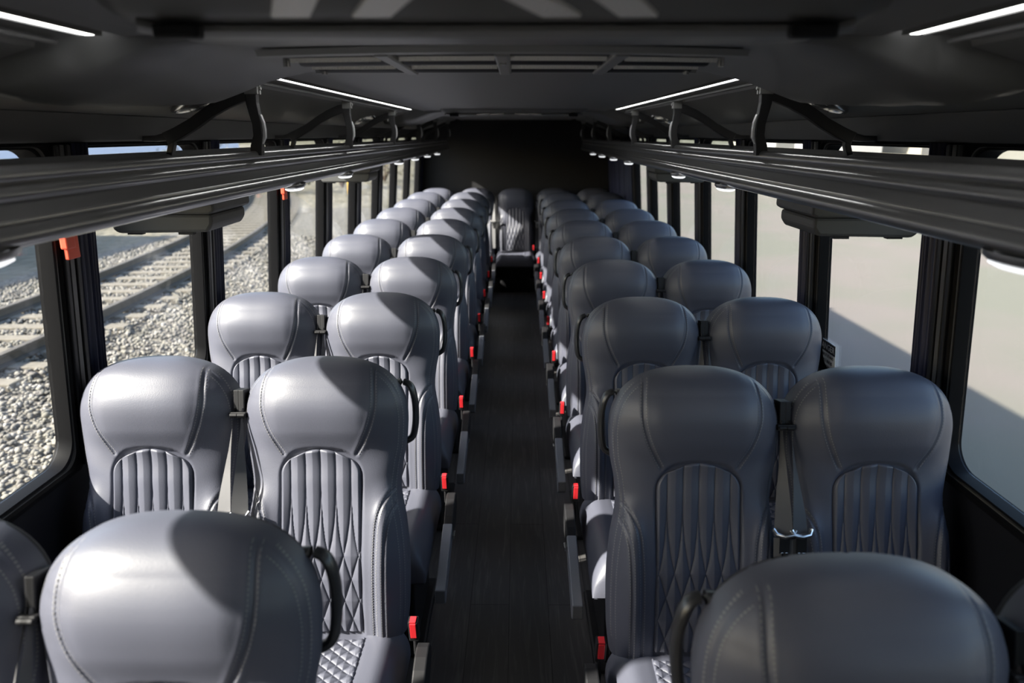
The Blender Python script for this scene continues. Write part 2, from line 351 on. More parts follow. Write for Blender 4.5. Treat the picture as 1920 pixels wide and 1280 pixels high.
# ------------------------------------------------------------------ luggage racks
def roll(cx, cz, r_, a0, a1, n=9): return [(cx - r_ * math.cos(math.radians(a0 + (a1 - a0) * k / n)), cz + r_ * math.sin(math.radians(a0 + (a1 - a0) * k / n))) for k in range(n + 1)]
RP = (roll(.772, 1.688, .013, -70, 150, 14) + [(.790, 1.645), (.83, 1.632), (1.055, 1.632), (1.060, 1.700), (1.072, 1.700), (1.075, 1.612), (.84, 1.596), (.80, 1.580)]
      + roll(.768, 1.596, .021, -80, 55, 12) + [(.7555, 1.6155), (.7535, 1.617), (.7535, 1.6205), (.7565, 1.622), (.7600, 1.640), (.764, 1.648)] + roll(.771, 1.660, .0125, -45, 60, 9))
for sg in (-1, 1):
    r = empty('luggage_rack', (0, 0, 0))
    tag(r, 'long black ribbed luggage rack running above the %s windows' % SIDE[sg], 'luggage rack')
    mb = MB().prism(RP[::-1], -1.2, 8.5, lambda x, y, z: (sg * x, y, z))
    mb.build('rack_shelf', M['rack'], r, smooth=True, angle=50)
    MB().tube([(sg * .7725, -1.2, 1.6895), (sg * .7725, 8.5, 1.6895)], .0135, 16).build('top_rail', M['rack'], r, smooth=True)
    # brackets
    for bi, D in enumerate([2.27 + 1.24 * k for k in range(6)]):
        br = empty('rack_bracket', (0, 0, 0))
        where = ['nearest the camera', 'second from the camera', 'third from the camera', 'fourth from the camera', 'second from the rear wall', 'nearest the rear wall'][bi]
        tag(br, 'black arched bracket with pale curved insert holding the %s rack, %s' % (SIDE[sg], where), 'bracket', 'brackets of the %s luggage rack' % SIDE[sg])
        def plate(pts, ws, th, name, m, y=D, par=br):      # swept flat bar in the x-z plane
            L, Rr = [], []
            for i, p in enumerate(pts):
                a = Vector(pts[max(i - 1, 0)]); b = Vector(pts[min(i + 1, len(pts) - 1)]); t = (b - a).normalized(); nn = Vector((-t.y, t.x))
                w2 = ws[i] if isinstance(ws, (list, tuple)) else ws
                L.append((p[0] + nn.x * w2, p[1] + nn.y * w2)); Rr.append((p[0] - nn.x * w2, p[1] - nn.y * w2))
            mb = MB(); prof = L + Rr[::-1]; n_ = len(pts)
            vs = [(sg * x, y - th, z) for x, z in prof] + [(sg * x, y + th, z) for x, z in prof]
            N = len(prof); fs = [(i, (i + 1) % N, N + (i + 1) % N, N + i) for i in range(N)]
            for i in range(n_ - 1):
                fs.append((i, i + 1, N - 2 - i, N - 1 - i)); fs.append((N + i, N + i + 1, 2 * N - 2 - i, 2 * N - 1 - i))
            mb.add(vs, fs); return mb.build(name, m, par, bevel=.002)
        plate([(.768, 1.69), (.765, 1.715), (.757, 1.745), (.757, 1.78), (.763, 1.81), (.768, 1.84), (.768, 1.885)],
              [.018, .017, .014, .014, .0145, .016, .018], .014, 'post', M['bracket'])
        pi = plate([(.748, 1.722), (.7395, 1.742), (.7385, 1.762), (.7405, 1.785), (.746, 1.808)], [.0015, .0038, .0038, .0038, .0015], .008, 'pale_insert', M['lens'], y=D - .0005)
        plate([(.765, 1.868), (.80, 1.862), (.85, 1.842), (.90, 1.815), (.95, 1.782), (1.00, 1.755), (1.04, 1.737)],
              [.018, .019, .0185, .017, .017, .018, .019], .013, 'arm', M['bracket'])
        plate([(1.03, 1.745), (1.07, 1.738), (1.118, 1.738)], [.012, .009, .008], .012, 'wall_foot', M['bracket'])
        plate([(1.03, 1.745), (1.025, 1.72), (1.035, 1.69)], [.012, .009, .009], .012, 'rack_foot', M['bracket'])
        mb = MB()
        for dy in (-.017, .006): mb.box(.745, .785, D + dy, D + dy + .011, 1.865, 1.905, lambda x, y, z: (sg * x, y, z))
        mb.tube([(sg * .738, D, 1.882), (sg * .792, D, 1.882)], .006, 8)
        mb.box(.68, .76, D - .006, D + .006, 1.897, 1.903, lambda x, y, z: (sg * x, y, z + (0.77 - x) * .12))
        mb.build('clamp', M['acgrey'], br, bevel=.0015)
    # reading lamps below the rail
    for li, D in enumerate([1.06, 2.64, 3.43, 5.0, 5.8, 6.6, 7.4]):
        lp = empty('reading_lamp', (sg * .775, D, 1.57))
        tag(lp, 'small pale oval reading lamp under the %s rack, %s from the camera' % (SIDE[sg], ORD[li]), 'lamp', 'reading lamps under the %s rack' % SIDE[sg])
        def ell(a, b, z0, z1, sh=.8):
            n_ = 24; P = []
            for (k, z) in ((1, z1), (1, (z0 + z1) / 2), (sh, z0)):
                P.append([(a * k * math.cos(2 * math.pi * j / n_), b * k * math.sin(2 * math.pi * j / n_), z) for j in range(n_)])
            mb = MB(); mb.grid(np.array(P), True); mb.f.append(tuple(range(2 * n_, 3 * n_))); return mb
        ell(.034, .085, -.006, .010).build('housing', M['rack'], lp, smooth=True, angle=50)
        ell(.028, .068, -.014, -.005, .75).build('lens', M['lamp'], lp, smooth=True, angle=60)
    # flip-down monitor housings
    for mi, D in enumerate([1.96 if sg < 0 else 1.89, 4.12]):
        e = empty('monitor_housing', (0, 0, 0))
        tag(e, 'grey plastic flip-down monitor housing under the %s rack, %s' % (SIDE[sg], ['nearer the camera', 'halfway along the coach'][mi]), 'monitor housing', 'monitor housings under the racks')
        f = lambda x, y, z: (sg * x, y, z)
        up = MB().prism([(.79, 1.60), (.79, 1.55), (.805, 1.542), (1.08, 1.542), (1.08, 1.60)], D - .005, D + .27, f)
        up.build('mount', M['monitor'], e, bevel=.006)
        lo = MB().prism([(.800, 1.542), (.800, 1.515), (.815, 1.494), (1.06, 1.490), (1.075, 1.50), (1.075, 1.542)], D, D + .25, f)
        lo.build('screen_case', M['monitor'], e, bevel=.008)
        for lx in (.86, 1.0): MB().box(lx, lx + .04, D + .01, D + .03, 1.486, 1.494, f).build('latch', M['shell'], e)
    # speakers on the sloping ceiling above the rack
    for si, D in enumerate([2.30, 4.78]):
        e = empty('speaker', (sg * .95, D, 1.8465)); e.rotation_euler = (0, sg * math.atan2(.092, .325), 0)
        tag(e, 'round black ceiling speaker above the %s rack, %s' % (SIDE[sg], ['nearer one with a bright rim', 'farther one'][si]), 'speaker', 'ceiling speakers above the racks')
        mb = MB(); n_ = 32; prof = [(.080, .002), (.080, -.012), (.076, -.018), (.068, -.018), (.064, -.012), (.064, .002)]
        mb.grid(np.array([[(r_ * math.cos(2 * math.pi * j / n_), r_ * math.sin(2 * math.pi * j / n_), z) for j in range(n_)] for r_, z in prof]), True)
        mb.build("rim", M["chrome"], e, smooth=True)
        mb = MB(); mb.grid(np.array([[(r_ * math.cos(2 * math.pi * j / n_), r_ * math.sin(2 * math.pi * j / n_), z) for j in range(n_)] for r_, z in ((.065, -.006), (.03, -.010), (.001, -.011))]), True)
        mb.build('grille', M['shell'], e, smooth=True)

# ------------------------------------------------------------------ LED strips
for sg in (-1, 1):
    for si, (a, b) in enumerate([(-1.8, 1.29), (2.20, 5.02)]):
        e = empty('ceiling_light_strip', (0, 0, 0))
        tag(e, 'glowing white light strip in the ceiling on the %s, %s' % (SIDE[sg], ['the wide near one at the top corner', 'the long thin one behind the air vent'][si]), 'light strip', 'ceiling light strips')
        f = lambda x, y, z: (sg * x, y, z)
        MB().prism([(.672, 1.926), (.672, 1.914), (.678, 1.909), (.692, 1.909), (.698, 1.914), (.698, 1.926)], a, b, f).build('diffuser', M['led'], e)
        MB().box(.6985, .706, a, b, 1.908, 1.926, f).box(.664, .6715, a, b, 1.908, 1.926, f).build('channel', M['side'], e)
        MB().tube([(sg * .745, a if si else a, 1.899), (sg * .745, b, 1.899)], .005, 8).build('cable_rail', M['side'], e, smooth=True)

# ------------------------------------------------------------------ ceiling air conditioners
def air_conditioner(D0, label):
    e = empty('air_conditioner', (0, D0, 1.9)); L = 1.02
    e_tag = tag(e, label, 'air conditioner', 'ceiling air conditioners')
    nx, ny = 90, 44
    xs = np.linspace(-1.105, 1.105, nx); ys = np.linspace(0, L, ny)
    X, Y = np.meshgrid(xs, ys); ax = np.abs(X)
    base = np.where(ax < .62, 1.915, 1.915 - (ax - .62) * .245)                    # ceiling above
    # centre body depth and wings
    edge = np.clip(np.minimum(Y / .10, (L - Y) / .07), 0, 1); edge = np.sqrt(1 - (1 - edge) ** 2)
    cen = (0.014 + .016 * smoothstep(.45, .2, Y)) * edge
    y0w = .36 + .03 * smoothstep(.95, .6, ax) ; y1w = L + .18 - .85 * smoothstep(.74, .97, ax)
    ew = np.clip(np.minimum((Y - y0w) / .16, (y1w - Y) / .25), 0, 1); ew = np.sqrt(1 - (1 - ew) ** 2)
    lob = (0.034 + .022 * np.exp(-((ax - .80) / .16) ** 2) - .020 * smoothstep(.66, .5, ax) - .018 * smoothstep(.84, .95, ax)) * ew
    k = smoothstep(.47, .53, ax); lob = np.where(ew <= 0, -.035, lob); dep = cen * (1 - k) + lob * k
    Z = base - .001 - dep
    P = np.stack([X, Y, Z - 1.9], -1); T = np.stack([X, Y, base + .02 - 1.9], -1)
    mb = MB(); mb.grid(P); mb.build('housing', M['ac'], e, smooth=True, angle=180)
    # recessed front cross bar and latches
    bz = 1.880 - 1.9; W = .45
    MB().tube([(-.46, .06, bz + .006), (-.42, .075, bz), (.42, .075, bz), (.46, .06, bz + .006)], .010, 10, ry=.024).build('cross_bar', M['acgrey'], e, smooth=True)
    for sx in (-1, 1):
        MB().box(sx * .40 - .03, sx * .40 + .03, .03, .05, bz - .014, bz + .004).build('latch', M['shell'], e, bevel=.004)
    for lx in (-.20, -.11, .055, .14):
        MB().box(lx - .022, lx + .022, -.22, -.075, -.022, -.016, lambda x, y, z, lx=lx: (x + (y + .14) * (-.35 if lx < 0 else .35), y, z - .004)).build('louvre', M['perf'], e, bevel=.002)
    # rear grille: arched lip, slots with perforated strips
    ax_ = np.linspace(-W, W, 40); G = 1.8975 - 1.9
    def arc(y, bow, z, w0, w1, h):
        m_ = MB(); P = []
        for x in ax_:
            u = x / W; yy = y + bow * u * u; P.append([(x, yy - w0, z), (x, yy - w0 * .6, z - h), (x, yy + w1 * .6, z - h), (x, yy + w1, z)])
        m_.grid(np.array(P)); return m_
    arc(.42, .07, G, .03, .02, .010).build('grille_lip', M['acgrey'], e, smooth=True)
    arc(.875, .01, G, .018, .018, .008).build('grille_lip', M['acgrey'], e, smooth=True)
    mb = MB(); P = []
    for x in ax_[1:-1]:
        u = x / W; P.append([(x, .445 + .065 * u * u, G - .0035), (x, .86 + .01 * u * u, G - .0035)])
    mb.grid(np.array(P)); mb.build('grille_recess', M['slot'], e)
    for r_, yy in enumerate((.53, .71)):
        for a, b in ((-.42, -.235), (-.20, -.015), (.015, .20), (.235, .42)):
            xs_ = np.linspace(a, b, 14); P = []
            for x in xs_:
                u = x / W; c_ = yy + (.05, .02)[r_] * u * u; P.append([(x, c_ - .004, G - .004), (x, c_ + .002, G - .012), (x, c_ + .010, G - .004)])
            mb = MB(); mb.grid(np.array(P)); mb.build('perforated_strip', M['perf'], e)
            P = []
            for x in xs_:
                u = x / W; c_ = yy + (.05, .02)[r_] * u * u + .085; P.append([(x, c_ - .035, G - .004), (x, c_ - .015, G - .011), (x, c_ + .015, G - .011), (x, c_ + .035, G - .004)])
            mb = MB(); mb.grid(np.array(P)); mb.build('vane', M['shell'], e, smooth=True)
    for x in (-.2175, 0, .2175): MB().box(x - .014, x + .014, .445, .86, G - .013, G + .001).build('divider', M['acgrey'], e, bevel=.004)
    for x, y in ((-.435, .60), (.435, .60), (-.41, .80), (.41, .80), (0, .56)):
        MB().tube([(x, y, G - .017), (x, y, G + .002)], .007, 12).build('screw', M['chrome'], e)
    for sx in (-1, 1): MB().tube([(sx * .88, .22, -.063), (sx * .88, .22, -.040)], .007, 12).build('screw', M['chrome'], e)
    return e
air_conditioner(0.94, 'wide black ceiling air conditioner with arched vent, above the nearest rows')
air_conditioner(5.03, 'distant black ceiling air conditioner farther down the coach')

# ------------------------------------------------------------------ seats
HB = 0.735; REC = math.radians(12); HZ = 0.455
def P2(pts, s): return np.interp(s, [p[0] for p in pts], [p[1] for p in pts])
def spline(pts, n=60):
    t = np.linspace(0, len(pts) - 1, n); i = np.arange(len(pts)); A = np.array(pts, float); o = []
    for tt in t:
        k = min(int(tt), len(pts) - 2); u = tt - k
        p0, p1, p2, p3 = A[max(k - 1, 0)], A[k], A[k + 1], A[min(k + 2, len(pts) - 1)]
        o.append(.5 * ((2 * p1) + (-p0 + p2) * u + (2 * p0 - 5 * p1 + 4 * p2 - p3) * u * u + (-p0 + 3 * p1 - 3 * p2 + p3) * u ** 3))
    return np.array(o)
HWc = spline([(-.03, .214), (.05, .222), (.18, .223), (.28, .215), (.37, .201), (.44, .206), (.50, .217), (.56, .221)], 120)
def hw(s):
    s = np.asarray(s, float); a = np.interp(s, HWc[:, 0], HWc[:, 1])
    q = np.clip((s - .56) / (HB - .56), 0, 1); top = .221 * (1 - q ** 2.5) ** (1 / 2.5)
    return np.where(s > .56, top, a)
TFc = spline([(-.03, .045), (.06, .060), (.18, .070), (.30, .062), (.40, .050), (.485, .050), (.55, .075), (.61, .087), (.67, .076)], 140)
SEAM_H = spline([(.132, .728), (.143, .68), (.146, .62), (.137, .57), (.119, .525), (.096, .482)], 70)
SEAM_B1 = spline([(.199, .385), (.180, .372), (.162, .345), (.150, .30), (.145, .22), (.143, .10), (.142, -.02)], 90)
SEAM_B2 = spline([(.204, .345), (.190, .333), (.180, .31), (.173, .27), (.170, .20), (.169, .10), (.168, -.02)], 90)
INS_TOP, INS_HW = .498, .108
SEG = []
for sm in (SEAM_H, SEAM_B1, SEAM_B2):
    SEG.append(np.array(spline([tuple(p) for p in sm[::3]], 260)))
SEG = np.concatenate(SEG)
def seam_dist(x, s):
    x = np.abs(x).ravel(); s = s.ravel(); o = np.empty(len(x))
    for i in range(0, len(x), 4000):
        d = (x[i:i + 4000, None] - SEG[None, :, 0]) ** 2 + (s[i:i + 4000, None] - SEG[None, :, 1]) ** 2
        o[i:i + 4000] = np.sqrt(d.min(1))
    return o
SIDE_T = -0.045
def tfront(x, s, groove=True):
    shp = np.broadcast(x, s).shape; x = np.broadcast_to(x, shp).astype(float); s = np.broadcast_to(s, shp).astype(float)
    h = np.maximum(hw(s), 1e-5); u = np.clip(np.abs(x) / h, 0, 1)
    T = np.interp(s, TFc[:, 0], TFc[:, 1]); q = np.clip((s - .63) / (HB - .63), 0, 1)
    T = np.where(s > .63, (T - SIDE_T) * (1 - q ** 2.4) ** (1 / 2.4) + SIDE_T, T)
    low = smoothstep(.42, .30, s)
    ax = np.abs(x)
    T = T + low * (.034 * np.exp(-((ax - .172) / .032) ** 2) - .010 * smoothstep(.13, .08, ax))
    head = smoothstep(.44, .56, s) * (1 - q)
    T = T - head * .020 * smoothstep(.10, .21, ax) + head * .006
    # recess for the quilted panel
    cr = .055; qx = np.clip(ax - (INS_HW - cr), 0, None); qs = np.clip(s + .022 * (ax / INS_HW) ** 2 - (INS_TOP - cr), 0, None)
    rim = smoothstep(cr + .006, cr - .003, np.hypot(qx, qs))
    T = T - .008 * rim
    pe = 3.2 - 0.5 * head
    body = (1 - u ** pe) ** (1 / pe)
    t = SIDE_T + (T - SIDE_T) * body
    if groove:
        d = seam_dist(x, s).reshape(shp); t = t - .0045 * np.exp(-(d / .0032) ** 2) + .0010 * np.exp(-((d - .009) / .005) ** 2) * (u < .97)
        de = (1 - u) * h; t = t - .003 * np.exp(-((de - .012) / .003) ** 2) * (s < .70)
    return t
ca, sa = math.cos(REC), math.sin(REC)
def back_to_seat(x, t, s):          # backrest coordinates -> seat coordinates
    return np.stack(np.broadcast_arrays(x, s * sa - t * ca, HZ + s * ca + t * sa), -1)

def backrest_mb():
    a = np.linspace(-math.pi / 2, math.pi / 2, 150); R = 190
    th = np.linspace(0, 1, R); s = np.where(th < .72, -.03 + (.60 + .03) * th / .72, .60 + (HB - .60) * np.sin((th - .72) / .28 * math.pi / 2))
    s[-1] = HB - 1e-5
    Sg = s[:, None] * np.ones(len(a)); X = hw(s)[:, None] * np.sin(a)[None, :]
    t = tfront(X, Sg); P = back_to_seat(X, t, Sg)
    mb = MB(); mb.grid(P); return mb
def channels(x, s, p=.04, full=False):
    # stitched lines: straight flutes at the top that cross into diamonds lower down
    if full: ph = s / .035
    else:
        ph = np.interp(.395 - s, [0, .05, .10, .145, .185, .25, .31, .365, .42], [0, .04, .13, .28, .5, 1.0, 1.5, 2.0, 2.5])
    tri = 2 * np.abs(2 * ((ph / 2 + .25) % 1) - 1) - 1     # 0 at ph=0, zigzag -1..1
    tri = -tri
    A = p / 2
    d = np.full(np.broadcast(x, s).shape, 9.0)
    for k in range(-5, 6):
        for sg in (-1, 1): d = np.minimum(d, np.abs(x - (k * p + sg * A * tri)))
    return d
def panel_mb(back=True):
    nx, ns = 170, 230
    if back:
        s = np.linspace(-.005, INS_TOP, ns); c = .055
        q = np.clip((s - (INS_TOP - c)) / c, 0, 1); w_ = INS_HW - c + c * np.sqrt(np.clip(1 - q ** 2, 0, 1))
        # keep slightly arched top
        u = np.linspace(-1, 1, nx); X = w_[:, None] * u[None, :]
        Sg = s[:, None] - .022 * (u[None, :] ** 2) * smoothstep(.30, INS_TOP, s)[:, None]
        t0 = tfront(X, Sg, False); d = channels(X, Sg)
        e = np.minimum((1 - np.abs(u))[None, :] * w_[:, None], (INS_TOP - s)[:, None] + .0)
        puff = .0095 * np.clip(d / .02, 0, 1) ** .40
        rim = np.sqrt(np.clip(1 - (1 - np.clip(e / .010, 0, 1)) ** 2, 0, 1))
        t = t0 - .001 + (puff + .004) * rim - .006 * (1 - rim)
        P = back_to_seat(X, t, Sg)
    else:
        v = np.linspace(0, 1, ns); y = -.055 - .35 * v; u = np.linspace(-1, 1, nx); X = .115 * u[None, :] * np.ones((ns, 1)); Y = y[:, None] * np.ones(nx)
        d = channels(X, Y, full=True); e = np.minimum((1 - np.abs(u))[None, :] * .115, np.minimum(v, 1 - v)[:, None] * .35)
        rim = np.sqrt(np.clip(1 - (1 - np.clip(e / .010, 0, 1)) ** 2, 0, 1))
        Zt = cushion_top(X, Y); Z = Zt - .004 + (.008 * np.clip(d / .0175, 0, 1) ** .5 + .006) * rim
        P = np.stack([X, Y, Z], -1)
    mb = MB(); mb.grid(P); return mb
def cushion_top(x, y):
    ax = np.abs(x); z = .452 + .018 * np.exp(-((ax - .175) / .04) ** 2) + .012 * smoothstep(-.15, -.4, y) - .01 * smoothstep(.13, .09, ax)
    return z
def cushion_mb():
    nx, ny = 70, 60
    a = np.linspace(-1, 1, nx); b = np.linspace(0, 1, ny)
    ux = np.sin(a * math.pi / 2); X = .225 * ux[None, :] * np.ones((ny, 1)); Y = (-.0 - .50 * (b[:, None])) * np.ones(nx)
    e1 = (1 - np.abs(ux)[None, :] ** 4) ** (1 / 3.0); e2 = (1 - np.clip((b[:, None] - .80) / .20, 0, 1) ** 2.4) ** (1 / 2.4)
    Z = .35 + (cushion_top(X, Y) - .35) * e1 * e2
    mb = MB(); P = np.stack([X, Y, Z], -1); mb.grid(P)
    # lower skirt
    mb.box(-.218, .218, -.485, .03, .335, .352)
    return mb
def stitch_mb():
    mb = MB(); H = .0009
    def dashes(poly, offs):
        for sx in (-1, 1):
            for off in offs:
                d = np.diff(poly, axis=0); L = np.concatenate([[0], np.cumsum(np.hypot(d[:, 0], d[:, 1]))])
                pos = np.arange(0.003, L[-1], .0075)
                x = np.interp(pos, L, poly[:, 0]); s = np.interp(pos, L, poly[:, 1])
                x2 = np.interp(pos + .0045, L, poly[:, 0]); s2 = np.interp(pos + .0045, L, poly[:, 1])
                tx, ts = x2 - x, s2 - s; n_ = np.hypot(tx, ts) + 1e-9; nx_, ns_ = -ts / n_, tx / n_
                xa, s_a, xb, sb = x + nx_ * off, s + ns_ * off, x2 + nx_ * off, s2 + ns_ * off
                w = .0008
                pts = []
                for (qx, qs) in ((xa - nx_ * w, s_a - ns_ * w), (xa + nx_ * w, s_a + ns_ * w), (xb + nx_ * w, sb + ns_ * w), (xb - nx_ * w, sb - ns_ * w)):
                    pts.append(back_to_seat(sx * qx, tfront(sx * qx, qs) + H, qs))
                for k in range(len(pos)):
                    if abs(xa[k]) > float(hw(s_a[k])) * .985: continue
                    mb.add([pts[j][k] for j in range(4)], [(0, 1, 2, 3)])
    for sm in (SEAM_H, SEAM_B1, SEAM_B2): dashes(sm, (-.006, .006))
    ss = np.linspace(.02, .69, 120); dashes(np.stack([hw(ss) - .012, ss], -1), (-.005, .005))
    return mb
def shell_mb():
    a = np.linspace(math.pi / 2, 3 * math.pi / 2, 30); th = np.linspace(0, 1, 40); s = np.where(th < .7, -.06 + .66 * th / .7, .60 + (HB - .012 - .60) * np.sin((th - .7) / .3 * math.pi / 2))
    W = np.where(s > .56, .985 * hw(s), hw(np.clip(s, -.03, 1)) * .985); q = np.clip((s - .6) / (HB - .6), 0, 1)
    X = W[:, None] * np.sin(a)[None, :]; T = .048 * (1 - q ** 3) ** .5 * np.ones_like(s)
    cc = -np.abs(np.cos(a)) ** .5; t = SIDE_T + .004 + T[:, None] * cc[None, :]
    mb = MB(); mb.grid(back_to_seat(X, t, s[:, None] * np.ones(len(a)))); return mb

MESH = {}
def make_seat(kind):
    """kind: outer = +1 / -1 side on which the aisle arm, buckle and grab handle sit; inner side carries the belt"""
    side, aisle = kind
    root = empty('passenger_seat')
    if not MESH:
        for nm, fn, m, ang in (('backrest', backrest_mb, 'leather', 180), ('quilted_panel', panel_mb, 'leather', 180), ('stitching', stitch_mb, 'stitch', 0),
                               ('back_shell', shell_mb, 'shell', 180), ('cushion', cushion_mb, 'leather', 60), ('cushion_panel', lambda: panel_mb(False), 'leather', 180)):
            o = fn().build(nm, M[m], None, smooth=ang > 0, angle=ang if ang else 30); MESH[nm] = o.data; bpy.data.objects.remove(o)
    def inst(nm, par):
        o = bpy.data.objects.new(nm, MESH[nm]); C.objects.link(o); o.parent = par; return o
    bk = inst('backrest', root); inst('quilted_panel', bk); inst('stitching', bk); inst('back_shell', root)
    cu = inst('cushion', root); inst('cushion_panel', cu)
    B = lambda x, t, s: tuple(back_to_seat(side * x, t, s))
    # base
    mb = MB(); mb.box(-.17, .17, -.40, -.02, 0.02, .335); mb.box(-.20, .20, -.43, .02, 0.0, .02); mb.build('base', M['shell'], root, bevel=.01)
    # belt hanging at the inner side
    ins = -1
    pts = [(.214, .02, .60), (.212, .034, .55), (.210, .050, .49), (.207, .064, .43), (.205, .078, .37), (.204, .084, .325)]
    ws = [.004, .006, .010, .015, .020, .021]; tw = [1.35, 1.2, .9, .6, .4, .3]
    def ribbon(pts, ws, tw):
        F, K = [], []
        for (x, t, s), w2, a in zip(pts, ws, tw):
            dx, dt = w2 * math.cos(a), w2 * math.sin(a)
            F.append([B(ins * (x - dx), t - dt, s), B(ins * (x + dx), t + dt, s), B(ins * (x + dx), t + dt - .0018, s), B(ins * (x - dx), t - dt - .0018, s)])
        mb = MB(); mb.grid(np.array(F), True); return mb
    belt = ribbon(pts, ws, tw).build('seat_belt', M['webbing'], root, smooth=True)
    ribbon([(.204, .082, .312), (.206, .084, .15), (.210, .07, .02)], [.022, .022, .022], [.3, .5, .8]).build('lap_belt', M['webbing'], belt, smooth=True)
    mb = MB()
    tf = lambda x, t, s: B(ins * x, t, s)
    mb.tube([tf(.178, .086, .338), tf(.184, .094, .326), tf(.204, .096, .321), tf(.224, .098, .326), tf(.230, .094, .338)], .0058, 10)
    mb.box(.191, .217, .090, .094, .278, .324, tf); mb.box(.196, .201, .088, .096, .255, .280, tf); mb.box(.207, .212, .088, .096, .255, .280, tf)
    mb.build('belt_tongue', M['chrome'], belt, smooth=True)
    mb = MB(); mb.box(.211, .2255, -.03, .018, .590, .648, tf); mb.box(.203, .226, .010, .030, .575, .590, tf); mb.tube([tf(.205, .03, .582), tf(.225, .03, .582)], .005, 8)
    mb.build('belt_guide', M['shell'], root, bevel=.004)
    # buckle with a red button on the outer side
    mb = MB(); f = lambda x, y, z: (side * (x - (0 if aisle else .036)), y, z)
    mb.box(.236, .262, -.075, -.045, .455, .525, lambda x, y, z: f(x, y - (z - .455) * .25, z)); mb.tube([f(.249, -.05, .33), f(.249, -.058, .46)], .006, 8)
    bu = mb.build('buckle', M['shell'], root, bevel=.004)
    MB().box(.241, .257, -.0785, -.074, .470, .522, lambda x, y, z: f(x, y - (z - .455) * .25, z)).box(.241, .257, -.075, -.05, .5235, .528, lambda x, y, z: f(x, y - (z - .455) * .25, z)).build('release_button', M['red'], bu, bevel=.001)
    if aisle:
        # stowed armrest along the cushion
        mb = MB(); prof = [(-.06, .40), (-.06, .43), (-.075, .452), (-.105, .462), (-.14, .459), (-.175, .448), (-.21, .430), (-.235, .408), (-.24, .36), (-.2, .35), (-.12, .35)]
        n_ = len(prof); vs = [(side * .258, y, z) for y, z in prof] + [(side * .292, y, z) for y, z in prof]
        mb.add(vs, [(i, (i + 1) % n_, n_ + (i + 1) % n_, n_ + i) for i in range(n_)] + [tuple(range(n_)), tuple(range(2 * n_ - 1, n_ - 1, -1))])
        ar = mb.build('armrest', M['shell'], root, bevel=.004)
        mb = MB(); prof = [(-.232, .412), (-.52, .335), (-.525, .29), (-.50, .275), (-.232, .355)]
        n_ = len(prof); vs = [(side * .256, y, z) for y, z in prof] + [(side * .290, y, z) for y, z in prof]
        mb.add(vs, [(i, (i + 1) % n_, n_ + (i + 1) % n_, n_ + i) for i in range(n_)] + [tuple(range(n_)), tuple(range(2 * n_ - 1, n_ - 1, -1))])
        mb.build('arm_pad', M['armgrey'], ar, bevel=.004)
        mb = MB().box(.292, .300, -.27, -.235, .37, .385, f); mb.build('arm_catch', M['chrome'], ar, bevel=.001)
        # grab handle on the aisle shoulder
        cps = spline([(.175, -.055, .660), (.208, -.055, .662), (.226, -.055, .650), (.235, -.06, .62), (.238, -.065, .58), (.236, -.065, .535), (.226, -.065, .505), (.195, -.06, .49)], 30)
        MB().tube([B(*p) for p in cps], .0095, 12, ry=.016, up=(1, 0, 0)).build('grab_handle', M['handle'], root, smooth=True)
    else:
        MB().box(.2605, .262, -.30, .0, .30, .40, f).build('side_cover', M['shell'], root, bevel=.003)
    return root

ROWD, PITCH = 0.857, 0.836          # depth of the seat origin of the nearest row on the left
protos = {}
ROWN = ['nearest row to the camera', 'second row from the camera', 'third row from the camera', 'fourth row from the camera', 'fifth row from the camera',
        'sixth row from the camera', 'seventh row from the camera', 'eighth row from the camera', 'ninth row from the camera']
def put(kind, x, y, label, group, dz=0):
    if kind not in protos:
        o = make_seat(kind); protos[kind] = o
    else: o = copy_tree(protos[kind])
    o.location = (x, y, dz); tag(o, label, 'seat', group)
    return o
for r in range(9):
    for sg in (-1, 1):
        y = ROWD + PITCH * r - (0.0 if sg < 0 else .075)
        light = 'sunlit' if sg < 0 else 'shaded'
        if r == 0: y -= .01 if sg < 0 else .05
        put((-sg, True), sg * (.508 if r == 0 else .492), y, '%s quilted black seat just left of the aisle, %s' % (light, ROWN[r]) if sg < 0 else
            '%s quilted black seat just right of the aisle, %s' % (light, ROWN[r]), 'aisle seats on the %s' % SIDE[sg])
        put((sg, False), sg * (.944 if r == 0 else .942), y, '%s quilted black seat by the %s windows, %s' % (light, SIDE[sg], ROWN[r]), 'window seats on the %s' % SIDE[sg])
YB = ROWD + PITCH * 9 + .06
put((1, False), 0.0, YB + .1, 'centre seat of the back row, facing down the aisle, half in sun', 'back row seats', -.03)
for sg in (-1, 1):
    put((sg, False), sg * .46, YB + .1, 'dark back row seat just %s of the centre seat' % SIDE[sg], 'back row seats', -.03)
    put((-sg, False), sg * .93, YB + .1, 'dark back row seat in the %s rear corner' % SIDE[sg], 'back row seats', -.03)

# ------------------------------------------------------------------ small things on the posts
def post_xyz(sg, y, z, d=0.03): return (sg * (wx(z) - d), y, z)
for k, nm in ((3, 'nearest full window post'), (5, 'third window post')):
    y = PIL[k] + .012; zt = 1.485
    e = empty('emergency_release_tag', post_xyz(-1, y, zt))
    tag(e, 'red emergency release tag high on the left side, %s' % nm, 'release tag', 'red tags on the left posts')
    MB().box(0, .012, -.028, .022, -.04, .02).build('tag_plate', M['redtag'], e, bevel=.003)
    MB().box(.0, .020, -.04, -.005, -.012, .024).build('pull_tab', M['redtag'], e, bevel=.004)
